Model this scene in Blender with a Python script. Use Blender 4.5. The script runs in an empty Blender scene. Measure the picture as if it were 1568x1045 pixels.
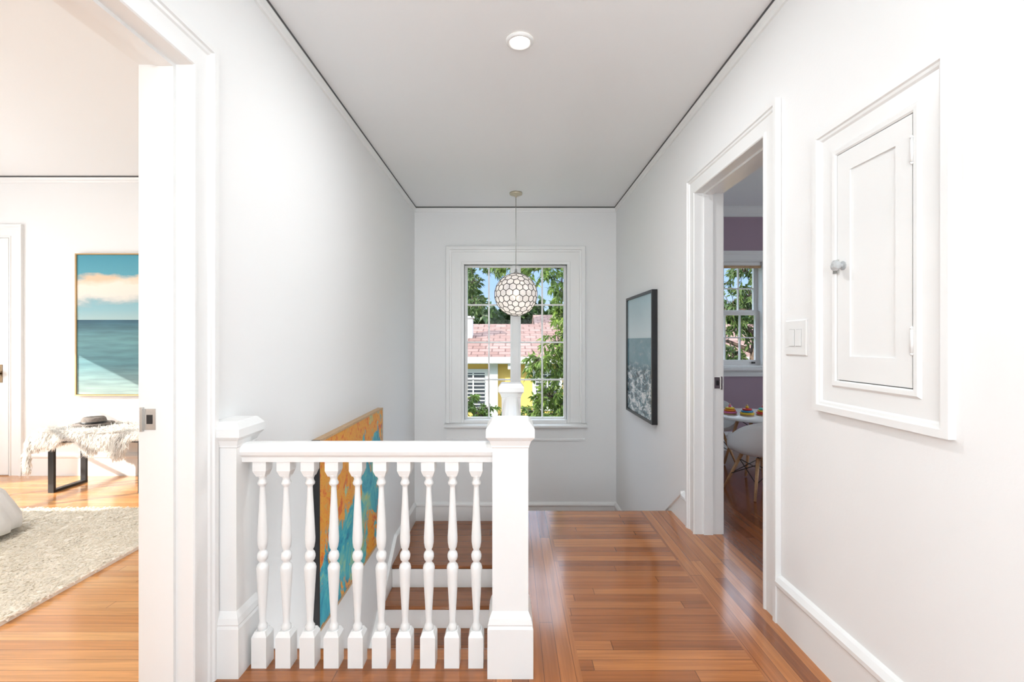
import bpy, bmesh, math, random
from mathutils import Vector, Matrix
random.seed(7)
sc = bpy.context.scene
try:
    sc.view_settings.view_transform = 'Standard'
    sc.view_settings.look = 'None'
except Exception: pass

# ------------------------------------------------------------ materials
def new_mat(name):
    m = bpy.data.materials.new(name); m.use_nodes = True
    nt = m.node_tree; b = nt.nodes['Principled BSDF']
    return m, nt, b
def paint(name, col, rough=0.5, bump=0.0, spec=0.5, metal=0.0, bscale=60, coat=0.0, var=0.0):
    m, nt, b = new_mat(name)
    b.inputs['Base Color'].default_value = (*col, 1)
    b.inputs['Roughness'].default_value = rough
    b.inputs['Metallic'].default_value = metal
    b.inputs['Specular IOR Level'].default_value = spec
    b.inputs['Coat Weight'].default_value = coat
    tc = nt.nodes.new('ShaderNodeTexCoord')
    n = nt.nodes.new('ShaderNodeTexNoise'); n.inputs['Scale'].default_value = bscale
    n.inputs['Detail'].default_value = 3
    nt.links.new(tc.outputs['Object'], n.inputs['Vector'])
    if bump > 0:
        bp = nt.nodes.new('ShaderNodeBump'); bp.inputs['Strength'].default_value = bump
        bp.inputs['Distance'].default_value = 0.01
        nt.links.new(n.outputs['Fac'], bp.inputs['Height'])
        nt.links.new(bp.outputs['Normal'], b.inputs['Normal'])
    if var > 0:
        r = nt.nodes.new('ShaderNodeValToRGB')
        r.color_ramp.elements[0].position = .3; r.color_ramp.elements[1].position = .7
        r.color_ramp.elements[0].color = (*[c*(1-var) for c in col], 1)
        r.color_ramp.elements[1].color = (*[min(1, c*(1+var)) for c in col], 1)
        nt.links.new(n.outputs['Fac'], r.inputs['Fac'])
        nt.links.new(r.outputs['Color'], b.inputs['Base Color'])
    return m
def emis(name, col, s):
    m, nt, b = new_mat(name)
    b.inputs['Base Color'].default_value = (*col, 1)
    b.inputs['Emission Color'].default_value = (*col, 1)
    b.inputs['Emission Strength'].default_value = s
    return m
def math_node(nt, op, a, b=None):
    n = nt.nodes.new('ShaderNodeMath'); n.operation = op
    for i, v in enumerate((a, b)):
        if v is None: continue
        if isinstance(v, (int, float)): n.inputs[i].default_value = v
        else: nt.links.new(v, n.inputs[i])
    return n.outputs[0]
def ramp(nt, fac, stops, interp='LINEAR'):
    r = nt.nodes.new('ShaderNodeValToRGB'); cr = r.color_ramp; cr.interpolation = interp
    cr.elements[0].position = stops[0][0]; cr.elements[0].color = (*stops[0][1], 1)
    cr.elements[1].position = stops[1][0]; cr.elements[1].color = (*stops[1][1], 1)
    for p, c in stops[2:]:
        e = cr.elements.new(p); e.color = (*c, 1)
    nt.links.new(fac, r.inputs['Fac'])
    return r.outputs['Color']
def noise(nt, vec, scale, detail=4, rough=.5, dist=0):
    n = nt.nodes.new('ShaderNodeTexNoise'); n.inputs['Scale'].default_value = scale
    n.inputs['Detail'].default_value = detail; n.inputs['Roughness'].default_value = rough
    n.inputs['Distortion'].default_value = dist
    nt.links.new(vec, n.inputs['Vector']); return n.outputs['Fac']
def mixc(nt, fac, a, b, mode='MIX'):
    n = nt.nodes.new('ShaderNodeMix'); n.data_type = 'RGBA'; n.blend_type = mode
    for s, v in ((n.inputs[0], fac), (n.inputs[6], a), (n.inputs[7], b)):
        if isinstance(v, (int, float)): s.default_value = v
        elif isinstance(v, tuple): s.default_value = (*v, 1)
        else: nt.links.new(v, s)
    return n.outputs[2]
def comb(nt, x, y, z=0.0):
    n = nt.nodes.new('ShaderNodeCombineXYZ')
    for i, v in enumerate((x, y, z)):
        if isinstance(v, (int, float)): n.inputs[i].default_value = v
        else: nt.links.new(v, n.inputs[i])
    return n.outputs[0]
def obj_xyz(nt):
    tc = nt.nodes.new('ShaderNodeTexCoord'); s = nt.nodes.new('ShaderNodeSeparateXYZ')
    nt.links.new(tc.outputs['Object'], s.inputs[0])
    return tc.outputs['Object'], s.outputs[0], s.outputs[1], s.outputs[2]
def wood(name, axis, c0, c1, c2, rough=.18, w=.057, ln=1.3):
    m, nt, b = new_mat(name)
    P, X, Y, Z = obj_xyz(nt)
    u, v = (X, Y) if axis == 'x' else (Y, X)
    vr = math_node(nt, 'DIVIDE', v, w); row = math_node(nt, 'FLOOR', vr)
    wn = nt.nodes.new('ShaderNodeTexWhiteNoise'); wn.noise_dimensions = '1D'
    nt.links.new(row, wn.inputs['W'])
    uu = math_node(nt, 'ADD', math_node(nt, 'DIVIDE', u, ln), math_node(nt, 'MULTIPLY', wn.outputs['Value'], 7.3))
    col = math_node(nt, 'FLOOR', uu)
    w2 = nt.nodes.new('ShaderNodeTexWhiteNoise'); w2.noise_dimensions = '2D'
    nt.links.new(comb(nt, row, col), w2.inputs['Vector'])
    base = ramp(nt, w2.outputs['Value'], [(0, c0), (.5, c1), (1, c2)])
    gv = comb(nt, math_node(nt, 'MULTIPLY', u, 2.5), math_node(nt, 'MULTIPLY', v, 60), w2.outputs['Value'])
    g = noise(nt, gv, 1.0, 5, .6, .4)
    gcol = ramp(nt, g, [(.3, (.66, .66, .66)), (.7, (1.15, 1.15, 1.15))])
    c = mixc(nt, .8, base, gcol, 'MULTIPLY')
    fv = math_node(nt, 'FRACT', vr); seam = math_node(nt, 'LESS_THAN', fv, .045)
    fu = math_node(nt, 'FRACT', uu); seam2 = math_node(nt, 'LESS_THAN', fu, .0025)
    s = math_node(nt, 'MAXIMUM', seam, seam2)
    c = mixc(nt, math_node(nt, 'MULTIPLY', s, .65), c, (c0[0]*.2, c0[1]*.15, c0[2]*.15))
    nt.links.new(c, b.inputs['Base Color'])
    b.inputs['Roughness'].default_value = rough
    b.inputs['Coat Weight'].default_value = .4; b.inputs['Coat Roughness'].default_value = .1
    bp = nt.nodes.new('ShaderNodeBump'); bp.inputs['Strength'].default_value = .14; bp.inputs['Distance'].default_value = .002
    h = math_node(nt, 'ADD', math_node(nt, 'MULTIPLY', w2.outputs['Value'], .6), noise(nt, P, 6, 2))
    nt.links.new(h, bp.inputs['Height']); nt.links.new(bp.outputs['Normal'], b.inputs['Normal'])
    return m

M = {}
M['wall'] = paint('wall_white', (.87, .87, .865), .7, .04, .3, bscale=90)
M['ceil'] = paint('ceiling_white', (.90, .905, .905), .8, .04, .2, bscale=90)
M['trim'] = paint('trim_gloss_white', (.87, .87, .86), .3, 0, .45)
M['mauve'] = paint('wall_mauve', (.42, .31, .38), .7, .04, .3)
M['gap_shade'] = paint('painted_gap_shade', (.10, .10, .10), .9)  # dark colour painted in as the shade of narrow gaps
oh = ((.28, .085, .021), (.39, .130, .034), (.51, .190, .056))
M['wx'] = wood('oak_floor_x', 'x', *oh)
M['wy'] = wood('oak_floor_y', 'y', *oh)
M['wtread'] = wood('oak_tread', 'x', (.27, .085, .025), (.32, .105, .03), (.36, .125, .04), .22, .14, 3)
M['wbed'] = wood('oak_bedroom', 'x', (.62, .26, .075), (.71, .32, .10), (.78, .39, .135), .22)
M['wkid'] = wood('oak_kids', 'y', (.17, .046, .015), (.21, .062, .020), (.26, .080, .027), .2)
M['black'] = paint('black_metal', (.015, .015, .016), .4)
M['chrome'] = paint('brushed_nickel', (.55, .54, .52), .25, metal=1)
M['canopy'] = paint('satin_brass', (.62, .55, .42), .35, metal=.6)
M['brass'] = paint('bronze', (.25, .17, .1), .35, metal=1)
M['white'] = paint('white_plastic', (.85, .85, .84), .3)
M['glassk'] = paint('glass_knob', (.50, .52, .53), .08, coat=1)
M['lamp'] = emis('lamp_diffuser', (1, .93, .80), 6)
M['linen'] = paint('linen_white', (.85, .85, .85), .9, .3, bscale=25)
M['felt'] = paint('grey_felt', (.22, .19, .17), .9, .2, var=.2)
M['gold'] = paint('gold_frame', (.55, .36, .16), .4)
M['frameblack'] = paint('black_frame', (.01, .01, .012), .35)
M['lightwood'] = paint('light_wood', (.55, .36, .2), .5, var=.1)
M['beech'] = paint('beech_dowel', (.62, .36, .18), .5, var=.1)
M['bulb'] = emis('bulb_glow', (1, .78, .5), 12)

def glass():
    m, nt, b = new_mat('window_glass')
    out = nt.nodes['Material Output']; nt.nodes.remove(b)
    t = nt.nodes.new('ShaderNodeBsdfTransparent'); g = nt.nodes.new('ShaderNodeBsdfGlossy')
    g.inputs['Roughness'].default_value = .02
    mx = nt.nodes.new('ShaderNodeMixShader'); mx.inputs[0].default_value = .003
    nt.links.new(t.outputs[0], mx.inputs[1]); nt.links.new(g.outputs[0], mx.inputs[2])
    nt.links.new(mx.outputs[0], out.inputs[0]); return m
M['glass'] = glass()
def capiz():
    m, nt, b = new_mat('capiz_shell')
    out = nt.nodes['Material Output']
    b.inputs['Roughness'].default_value = .3
    P, X, Y, Z = obj_xyz(nt)
    f = noise(nt, P, 14, 3)
    nt.links.new(ramp(nt, f, [(.35, (.46, .46, .51)), (.65, (.74, .73, .73))]), b.inputs['Base Color'])
    tr = nt.nodes.new('ShaderNodeBsdfTranslucent'); tr.inputs[0].default_value = (.85, .80, .72, 1)
    mx = nt.nodes.new('ShaderNodeMixShader'); mx.inputs[0].default_value = .18
    nt.links.new(b.outputs[0], mx.inputs[1]); nt.links.new(tr.outputs[0], mx.inputs[2])
    tp = nt.nodes.new('ShaderNodeBsdfTransparent'); m2 = nt.nodes.new('ShaderNodeMixShader'); m2.inputs[0].default_value = .2
    nt.links.new(mx.outputs[0], m2.inputs[1]); nt.links.new(tp.outputs[0], m2.inputs[2])
    nt.links.new(m2.outputs[0], out.inputs[0]); return m
M['capiz'] = capiz()
def leafmat(name, c0, c1, tl=.35, sc_=5, rough=.45):
    m, nt, b = new_mat(name)
    out = nt.nodes['Material Output']
    P, X, Y, Z = obj_xyz(nt)
    c = ramp(nt, noise(nt, P, sc_, 3, .7), [(.3, c0), (.7, c1)])
    nt.links.new(c, b.inputs['Base Color']); b.inputs['Roughness'].default_value = rough
    tr = nt.nodes.new('ShaderNodeBsdfTranslucent'); nt.links.new(c, tr.inputs[0])
    mx = nt.nodes.new('ShaderNodeMixShader'); mx.inputs[0].default_value = tl
    nt.links.new(b.outputs[0], mx.inputs[1]); nt.links.new(tr.outputs[0], mx.inputs[2])
    nt.links.new(mx.outputs[0], out.inputs[0]); return m
M['leaf'] = leafmat('leaf_green', (.045, .10, .02), (.24, .34, .06))
M['leafd'] = leafmat('leaf_dark', (.02, .05, .015), (.08, .14, .03))
M['leafm'] = leafmat('leaf_mid', (.03, .07, .02), (.14, .20, .05))
M['fur'] = leafmat('sheepskin', (.84, .81, .77), (.96, .94, .91), .5, 20, .9)
M['shag'] = leafmat('shag_wool', (.93, .87, .77), (.99, .97, .91), .5, 40, .95)
M['shagbase'] = paint('rug_backing', (.92, .87, .79), .95)
M['bark'] = paint('bark', (.10, .07, .05), .9, .5, var=.3, bscale=20)
M['grass'] = paint('grass', (.07, .11, .03), .9, .5, var=.3, bscale=4)
M['yellow'] = paint('yellow_stucco', (.72, .46, .12), .9, .2)
M['cream'] = paint('cream_trim', (.62, .60, .56), .7)
M['darkglass'] = paint('dark_glass', (.04, .045, .05), .15)
def shingle():
    m, nt, b = new_mat('roof_shingle')
    P, X, Y, Z = obj_xyz(nt)
    br = nt.nodes.new('ShaderNodeTexBrick'); nt.links.new(P, br.inputs['Vector'])
    br.inputs['Scale'].default_value = 1.0; br.inputs['Brick Width'].default_value = .4; br.inputs['Row Height'].default_value = .28
    br.inputs['Mortar Size'].default_value = .02
    br.inputs['Color1'].default_value = (.21, .125, .105, 1); br.inputs['Color2'].default_value = (.29, .19, .165, 1)
    br.inputs['Mortar'].default_value = (.12, .07, .06, 1)
    nt.links.new(br.outputs['Color'], b.inputs['Base Color']); b.inputs['Roughness'].default_value = .9
    b.inputs['Specular IOR Level'].default_value = .1
    return m
M['roof'] = shingle()
def seascape():
    m, nt, b = new_mat('painting_seascape')
    P, X, Y, Z = obj_xyz(nt)
    t2 = math_node(nt, 'DIVIDE', math_node(nt, 'SUBTRACT', Z, .716), 1.26)
    sky = ramp(nt, t2, [(.53, (.40, .54, .53)), (.60, (.28, .49, .53)), (.72, (.18, .42, .49)), (.85, (.10, .36, .45)), (1, (.06, .30, .40))])
    n = noise(nt, comb(nt, math_node(nt, 'MULTIPLY', X, 2.6), 0.0, math_node(nt, 'MULTIPLY', Z, 6)), 1.3, 5, .55)
    cz = math_node(nt, 'SUBTRACT', Z, math_node(nt, 'ADD', 1.66, math_node(nt, 'MULTIPLY', math_node(nt, 'ADD', X, 3.4), .05)))
    band = math_node(nt, 'SUBTRACT', .78, math_node(nt, 'MULTIPLY', math_node(nt, 'ABSOLUTE', cz), 4.0))
    cf = math_node(nt, 'ADD', band, math_node(nt, 'MULTIPLY', math_node(nt, 'SUBTRACT', n, .5), 1.1))
    cm = ramp(nt, cf, [(.18, (0, 0, 0)), (.42, (1, 1, 1))])
    ccol = ramp(nt, math_node(nt, 'ADD', math_node(nt, 'MULTIPLY', cz, 4), n), [(.0, (.42, .50, .50)), (.30, (.78, .74, .66)), (.70, (.84, .77, .66)), (1.0, (.76, .56, .38))])
    sky = mixc(nt, cm, sky, ccol)
    n2 = noise(nt, comb(nt, math_node(nt, 'MULTIPLY', X, 3), 0.0, math_node(nt, 'MULTIPLY', Z, 30)), 1.0, 4)
    sea0 = ramp(nt, t2, [(0, (.30, .38, .35)), (.22, (.10, .24, .27)), (.4, (.13, .29, .31)), (.53, (.025, .10, .15))])
    sea = mixc(nt, .5, sea0, ramp(nt, n2, [(.35, (.6, .6, .6)), (.7, (1.4, 1.4, 1.35))]), 'MULTIPLY')
    c = mixc(nt, math_node(nt, 'GREATER_THAN', t2, .533), sea, sky)
    nt.links.new(c, b.inputs['Base Color']); b.inputs['Roughness'].default_value = .6
    return m
def waves():
    m, nt, b = new_mat('print_breaking_waves')
    P, X, Y, Z = obj_xyz(nt)
    t = math_node(nt, 'DIVIDE', math_node(nt, 'SUBTRACT', Z, .54), 1.07)
    sky = ramp(nt, t, [(.64, (.62, .72, .74)), (1, (.34, .52, .58))])
    n = noise(nt, comb(nt, 0.0, math_node(nt, 'MULTIPLY', Y, 5), math_node(nt, 'MULTIPLY', Z, 11)), 1.6, 8, .75, .6)
    th = math_node(nt, 'ADD', n, math_node(nt, 'MULTIPLY', math_node(nt, 'SUBTRACT', .42, t), .12))
    foam = ramp(nt, th, [(.44, (.02, .06, .085)), (.51, (.07, .17, .21)), (.55, (.45, .52, .54)), (.61, (.78, .80, .80))])
    t3 = ramp(nt, t, [(.36, (0, 0, 0)), (.45, (1, 1, 1))])
    mid = mixc(nt, .6, ramp(nt, n, [(.35, (.07, .17, .21)), (.58, (.17, .32, .37)), (.66, (.6, .68, .7))]), (.12, .27, .32))
    c = mixc(nt, t3, foam, mid)
    c = mixc(nt, math_node(nt, 'GREATER_THAN', t, .64), c, sky)
    nt.links.new(c, b.inputs['Base Color']); b.inputs['Roughness'].default_value = .15
    return m
def abstract():
    m, nt, b = new_mat('painting_abstract')
    P, X, Y, Z = obj_xyz(nt)
    n1 = noise(nt, P, 3.4, 9, .72, 1.0)
    n2 = noise(nt, comb(nt, 3.7, math_node(nt, 'MULTIPLY', Y, 3), math_node(nt, 'MULTIPLY', Z, 3)), 3.0, 9, .75, .8)
    n3 = noise(nt, comb(nt, 8.1, math_node(nt, 'MULTIPLY', Y, 1.6), Z), 3.0, 7, .7, .6)
    warm = ramp(nt, n2, [(.32, (.45, .05, .03)), (.42, (.78, .18, .02)), (.49, (.82, .42, .04)), (.55, (.82, .26, .03)), (.61, (.70, .48, .12)), (.69, (.25, .40, .18))])
    cool = ramp(nt, n1, [(.32, (.02, .07, .20)), (.42, (.01, .28, .42)), (.52, (.06, .46, .52)), (.62, (.40, .58, .28)), (.70, (.80, .52, .06))])
    d = math_node(nt, 'ADD', math_node(nt, 'MULTIPLY', math_node(nt, 'SUBTRACT', 3.35, Y), .35), math_node(nt, 'MULTIPLY', math_node(nt, 'SUBTRACT', Z, .08), .8))
    d = math_node(nt, 'ABSOLUTE', d)
    f = math_node(nt, 'ADD', d, math_node(nt, 'MULTIPLY', math_node(nt, 'SUBTRACT', n3, .5), 2.2))
    k = ramp(nt, f, [(.20, (1, 1, 1)), (.26, (0, 0, 0))])
    c = mixc(nt, k, warm, cool)
    nt.links.new(c, b.inputs['Base Color']); b.inputs['Roughness'].default_value = .45
    return m
M['p_sea'] = seascape(); M['p_wave'] = waves(); M['p_abs'] = abstract()
def kidrug():
    m, nt, b = new_mat('patterned_rug')
    P, X, Y, Z = obj_xyz(nt)
    v = nt.nodes.new('ShaderNodeTexVoronoi'); v.inputs['Scale'].default_value = 9; nt.links.new(P, v.inputs['Vector'])
    c = ramp(nt, v.outputs['Distance'], [(.3, (.25, .38, .55)), (.42, (.75, .78, .8))])
    nt.links.new(c, b.inputs['Base Color']); b.inputs['Roughness'].default_value = .95
    return m
M['kidrug'] = kidrug()

# ------------------------------------------------------------ mesh builder
class MB:
    def __init__(s): s.v = []; s.f = []; s.m = []; s.sm = []; s.mats = []
    def mi(s, k):
        if k not in s.mats: s.mats.append(k)
        return s.mats.index(k)
    def add(s, vs, fs, k, smooth=False):
        o = len(s.v); s.v += [tuple(p) for p in vs]; i = s.mi(k)
        for f in fs: s.f.append([o+j for j in f]); s.m.append(i); s.sm.append(smooth)
    def box(s, x0, x1, y0, y1, z0, z1, k):
        x0, x1 = sorted((x0, x1)); y0, y1 = sorted((y0, y1)); z0, z1 = sorted((z0, z1))
        vs = [(x, y, z) for z in (z0, z1) for y in (y0, y1) for x in (x0, x1)]
        s.add(vs, [(0, 2, 3, 1), (4, 5, 7, 6), (0, 1, 5, 4), (2, 6, 7, 3), (0, 4, 6, 2), (1, 3, 7, 5)], k)
    def mbox(s, mp, a0, a1, z0, z1, w0, w1, k):
        p = mp(a0, z0, w0); q = mp(a1, z1, w1)
        s.box(p[0], q[0], p[1], q[1], p[2], q[2], k)
    def loft(s, rings, k, smooth=False, caps=True, closed=True):
        n = len(rings[0]); vs = [p for r in rings for p in r]; fs = []
        for i in range(len(rings)-1):
            for j in range(n if closed else n-1):
                a = i*n+j; b = i*n+(j+1) % n; fs.append((a, b, b+n, a+n))
        s.add(vs, fs, k, smooth)
        if caps:
            s.add(rings[0], [tuple(range(n))[::-1]], k); s.add(rings[-1], [tuple(range(n))], k)
    def lathe(s, c, prof, k, seg=20, smooth=True, axis='z', caps=True):
        rings = []
        for r, h in prof:
            ring = []
            for i in range(seg):
                a = 2*math.pi*i/seg; u, v = r*math.cos(a), r*math.sin(a)
                if axis == 'z': p = (c[0]+u, c[1]+v, c[2]+h)
                elif axis == 'x': p = (c[0]+h, c[1]+u, c[2]+v)
                else: p = (c[0]+u, c[1]+h, c[2]+v)
                ring.append(p)
            rings.append(ring)
        s.loft(rings, k, smooth, caps)
    def rects(s, x0, x1, y0, y1, prof, k, fix=()):
        rings = []
        for o, z in prof:
            a = x0 if 'x0' in fix else x0-o; b = x1 if 'x1' in fix else x1+o
            c = y0-o; d = y1+o
            rings.append([(a, c, z), (b, c, z), (b, d, z), (a, d, z)])
        s.loft(rings, k)
    def tube(s, pts, r0, k, r1=None, seg=8, smooth=True):
        pts = [Vector(p) for p in pts]; r1 = r0 if r1 is None else r1; rings = []
        for i, p in enumerate(pts):
            d = (pts[min(i+1, len(pts)-1)]-pts[max(i-1, 0)]).normalized()
            up = Vector((0, 0, 1)) if abs(d.z) < .9 else Vector((1, 0, 0))
            a = d.cross(up).normalized(); b = d.cross(a).normalized()
            r = r0+(r1-r0)*i/(len(pts)-1)
            rings.append([tuple(p+a*r*math.cos(t)+b*r*math.sin(t)) for t in [2*math.pi*j/seg for j in range(seg)]])
        s.loft(rings, k, smooth)
    def extr(s, mp, prof, a0, a1, k, m0=0, m1=0):
        r0 = [mp(a0+m0*w, z, w) for w, z in prof]; r1 = [mp(a1+m1*w, z, w) for w, z in prof]
        s.loft([r0, r1], k)
    def casing(s, mp, a0, a1, z0, z1, prof, k, closed=False):
        if closed:
            rings = [[mp(a0-u, z0-u, w) for u, w in prof], [mp(a0-u, z1+u, w) for u, w in prof],
                     [mp(a1+u, z1+u, w) for u, w in prof], [mp(a1+u, z0-u, w) for u, w in prof]]
            rings.append(rings[0]); s.loft(rings, k, caps=False)
        else:
            rings = [[mp(a0-u, z0, w) for u, w in prof], [mp(a0-u, z1+u, w) for u, w in prof],
                     [mp(a1+u, z1+u, w) for u, w in prof], [mp(a1+u, z0, w) for u, w in prof]]
            s.loft(rings, k)
    def wallpoly(s, mp, pts, w0, w1, k):
        s.loft([[mp(a, z, w0) for a, z in pts], [mp(a, z, w1) for a, z in pts]], k)
    def obj(s, name, parent=None, bevel=0, subsurf=0, recalc=True):
        me = bpy.data.meshes.new(name); me.from_pydata(s.v, [], s.f)
        for k in s.mats: me.materials.append(M[k])
        me.polygons.foreach_set('material_index', s.m); me.polygons.foreach_set('use_smooth', s.sm)
        me.update()
        if recalc:
            bm = bmesh.new(); bm.from_mesh(me)
            bmesh.ops.remove_doubles(bm, verts=bm.verts, dist=1e-5) if len(s.v) < 60000 else None
            bmesh.ops.recalc_face_normals(bm, faces=bm.faces); bm.to_mesh(me); bm.free()
        o = bpy.data.objects.new(name, me); sc.collection.objects.link(o)
        if parent: o.parent = parent
        if bevel:
            b = o.modifiers.new('bev', 'BEVEL'); b.width = bevel; b.segments = 2; b.limit_method = 'ANGLE'
        return o
def empty(name):
    e = bpy.data.objects.new(name, None); sc.collection.objects.link(e); return e

XL, XR, YB, H = -1.07, 1.143, 5.16, 2.67
WT = .156
D0 = 3.32; RZ = .1925; TD = .27; YL = D0+3*TD; ZL = -4*RZ; YW = 1.83
mpB = lambda a, z, w: (a, YB-w, z)
mpR = lambda a, z, w: (XR-w, a, z)
mpL = lambda a, z, w: (XL+w, a, z)
mpBed = lambda a, z, w: (a, 4.2-w, z)
mpBL = lambda a, z, w: (-5.45+w, a, z)
mpK = lambda a, z, w: (4.5-w, a, z)
mpRear = lambda a, z, w: (a, -2.5+w, z)
ZB = -3.3

# ------------------------------------------------------------ room shell
def wall_open(mp, name, a0, a1, z0, z1, ops, mat, th=WT, extra=None):
    b = MB(); ops = sorted(ops); cur = a0
    for (p, q, r, t) in ops:
        b.mbox(mp, cur, p, z0, z1, -th, 0, mat)
        if r > z0: b.mbox(mp, p, q, z0, r, -th, 0, mat)
        if t < z1: b.mbox(mp, p, q, t, z1, -th, 0, mat)
        cur = q
    b.mbox(mp, cur, a1, z0, z1, -th, 0, mat)
    return b.obj(name)
DB0, DB1 = .76, 1.56
DK0, DK1 = 2.116, 2.917
DT = 2.118
WX0, WX1, WZ0, WZ1 = -.523, .602, .333, 2.038
KX0, KX1, KZ0, KZ1 = 1.98, 2.74, .93, 2.07
wall_open(mpL, 'wall_left', -2.5, 5.32, ZB, H, [(DB0-.02, DB1+.02, -.25, DT+.02)], 'wall')
wall_open(mpR, 'wall_right', -2.5, 5.16, ZB, H, [(DK0-.02, DK1+.02, -.25, DT+.02)], 'wall')
wall_open(mpB, 'wall_back', XL, XR+WT, ZB, H, [(WX0-.02, WX1+.02, WZ0-.02, WZ1+.02)], 'wall')
wall_open(mpB, 'wall_kids_back', XR+WT, 4.5, -.3, H, [(KX0-.02, KX1+.02, KZ0-.02, KZ1+.02)], 'mauve')
wall_open(mpK, 'wall_kids_right', .5, 5.32, -.3, H, [(2.2, 3.8, .8, 2.05)], 'mauve')
b = MB(); b.box(XR+WT, 4.5, .4, .5, -.3, H, 'mauve'); b.obj('wall_kids_front')
wall_open(mpBed, 'wall_bedroom_back', -5.6, XL-WT, -.3, H, [], 'wall')
BWY0, BWY1, BWZ0, BWZ1 = 1.75, 3.31, .55, 1.965
wall_open(mpBL, 'wall_bedroom_left', -1.5, 4.2, -.3, H, [(BWY0, BWY1, BWZ0, BWZ1)], 'wall')
b = MB(); b.box(-5.6, XL-WT, -1.65, -1.5, -.3, H, 'wall'); b.obj('wall_bedroom_front')
wall_open(mpRear, 'wall_rear', XL-WT, XR+WT, ZB, H, [(-.8, .8, .7, 2.1)], 'wall')
b = MB(); b.box(-5.65, XL-WT, -1.7, 4.37, H, H+.15, 'ceil'); b.box(XL-WT, 4.7, -2.7, 5.35, H, H+.15, 'ceil'); b.obj('ceiling')
pr = [(0, 2.612), (.010, 2.614), (.014, 2.626), (.014, 2.640), (.020, 2.650), (.020, 2.657), (0, 2.657)]
b = MB()
b.extr(mpL, pr, -2.5, YB, 'trim'); b.extr(mpR, pr, -2.5, YB, 'trim'); b.extr(mpB, pr, XL, XR, 'trim')
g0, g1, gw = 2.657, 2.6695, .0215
b.mbox(mpL, -2.5, YB, g0, g1, 0, gw, 'gap_shade'); b.mbox(mpR, -2.5, YB, g0, g1, 0, gw, 'gap_shade')  # solid dark strip standing in for the shadow line at the ceiling
b.mbox(mpB, XL+gw, XR-gw, g0, g1, 0, gw, 'gap_shade')
b.extr(mpBed, pr, -5.45, XL-WT, 'trim'); b.mbox(mpBed, -5.45, XL-WT, g0, g1, 0, gw, 'gap_shade')
b.extr(mpB, [(0, 2.56), (.02, 2.565), (.02, 2.60), (.05, 2.65), (.05, 2.67), (0, 2.67)], XR+WT, 4.5, 'trim')
b.obj('trim_1')
# floors
bi = .25; bo = .90
b = MB()
b.box(XL, XR, -2.5, 1.45, -.25, 0, 'wx')
b.box(XL, -.07, 1.45, YW, -.25, 0, 'wx')
b.box(-.07, bi, 1.45, D0, -.25, 0, 'wy')
b.box(bi, bo, 1.45, D0-.25, -.25, 0, 'wx')
b.box(bo, XR, 1.45, D0, -.25, 0, 'wy')
b.box(bi, bo, D0-.25, D0, -.25, 0, 'wx')
b.lathe((XL, YW, -.0165), [(.0165, 0), (.0165, 1.0)], 'wx', 12, True, 'x')
b.lathe((0, D0, -.0165), [(.0165, 0), (.0165, XR)], 'wx', 12, True, 'x')
b.box(XL-WT, XL, DB0-.02, DB1+.02, -.25, 0, 'wy'); b.box(XR, XR+WT, DK0-.02, DK1+.02, -.25, 0, 'wy')
b.obj('floor')
b = MB(); b.box(-5.45, XL-WT, -1.5, 4.2, -.25, 0, 'wbed'); b.obj('floor_bedroom')
b = MB(); b.box(XR+WT, 4.5, .5, YB, -.25, 0, 'wkid'); b.obj('floor_kids_room')
b = MB(); b.box(XL, XR, -2.5, YB, ZB-.1, ZB, 'wkid'); b.obj('floor_lower')
# stairs
b = MB()
for i in range(3):
    y0 = D0+i*TD; z = -(i+1)*RZ
    b.box(.06, XR-.02, y0, y0+TD+.025, z-.03, z, 'wtread')
    b.lathe((.06, y0+TD+.025, z-.015), [(.015, 0), (.015, XR-.08)], 'wtread', 10, True, 'x')
for i in range(4):
    y0 = D0+i*TD; z = -(i+1)*RZ
    b.box(.06, XR-.02, y0-.02, y0-.001, z+.001, z+RZ-.031, 'trim')
b.obj('staircase_upper')
b = MB()
b.wallpoly(lambda a, z, w: (w, a, z), [(D0, -.252), (D0, .0), (D0+.08, -.005), (YL-.03, ZL+.12), (YL-.03, -1.6), (D0, -1.6)], .0, .058, 'trim'); b.obj('trim_stringer')
b = MB()
b.box(XL, XR, YL, YB, ZL-.2, ZL, 'wtread')
b.lathe((XL+.02, YL, ZL-.016), [(.016, 0), (.016, .98)], 'wtread', 10, True, 'x')
b.obj('floor_landing')
b = MB()
for i in range(9):
    y1 = YL-i*TD; z = ZL-(i+1)*RZ
    b.box(XL+.02, -.071, y1-.008, y1-.001 if i == 0 else y1+.015, z+.001, z+RZ-.031, 'trim')
    b.box(XL+.02, -.071, y1-TD-.025, y1-.008, z-.03, z, 'wtread')
    b.lathe((XL+.02, y1-TD-.025, z-.015), [(.015, 0), (.015, .978)], 'wtread', 10, True, 'x')
b.obj('staircase_lower')
b = MB()
b.wallpoly(lambda a, z, w: (w, a, z), [(YW, ZB), (YL-.03, ZB), (YL-.03, ZL+.12), (D0+.08, -.005), (D0, -.001), (D0, -.251), (YW, -.251)], -.07, -.001, 'wall')
b.obj('wall_stairwell')
b = MB(); b.box(-.072, -.0695, YW+.001, D0-.001, -.25, -.02, 'trim'); b.box(XL+.02, -.07, YW, YW+.006, -.25, -.034, 'trim'); b.obj('trim_stairwell')
b = MB(); b.box(XL, -.07, 1.0, 1.1, ZB, -.25, 'wall'); b.obj('wall_lower_front')
BBp = [(0, 0), (.018, 0), (.018, .155), (.026, .165), (.026, .180), (.014, .198), (0, .205)]
def off(p, dz): return [(w, z+dz) for w, z in p]
def skirt(b, mp, pts, k='trim'):
    b.wallpoly(mp, pts, 0, .018, k)
b = MB()
b.extr(mpR, BBp, -2.5, DK0-.118, 'trim')
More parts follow.
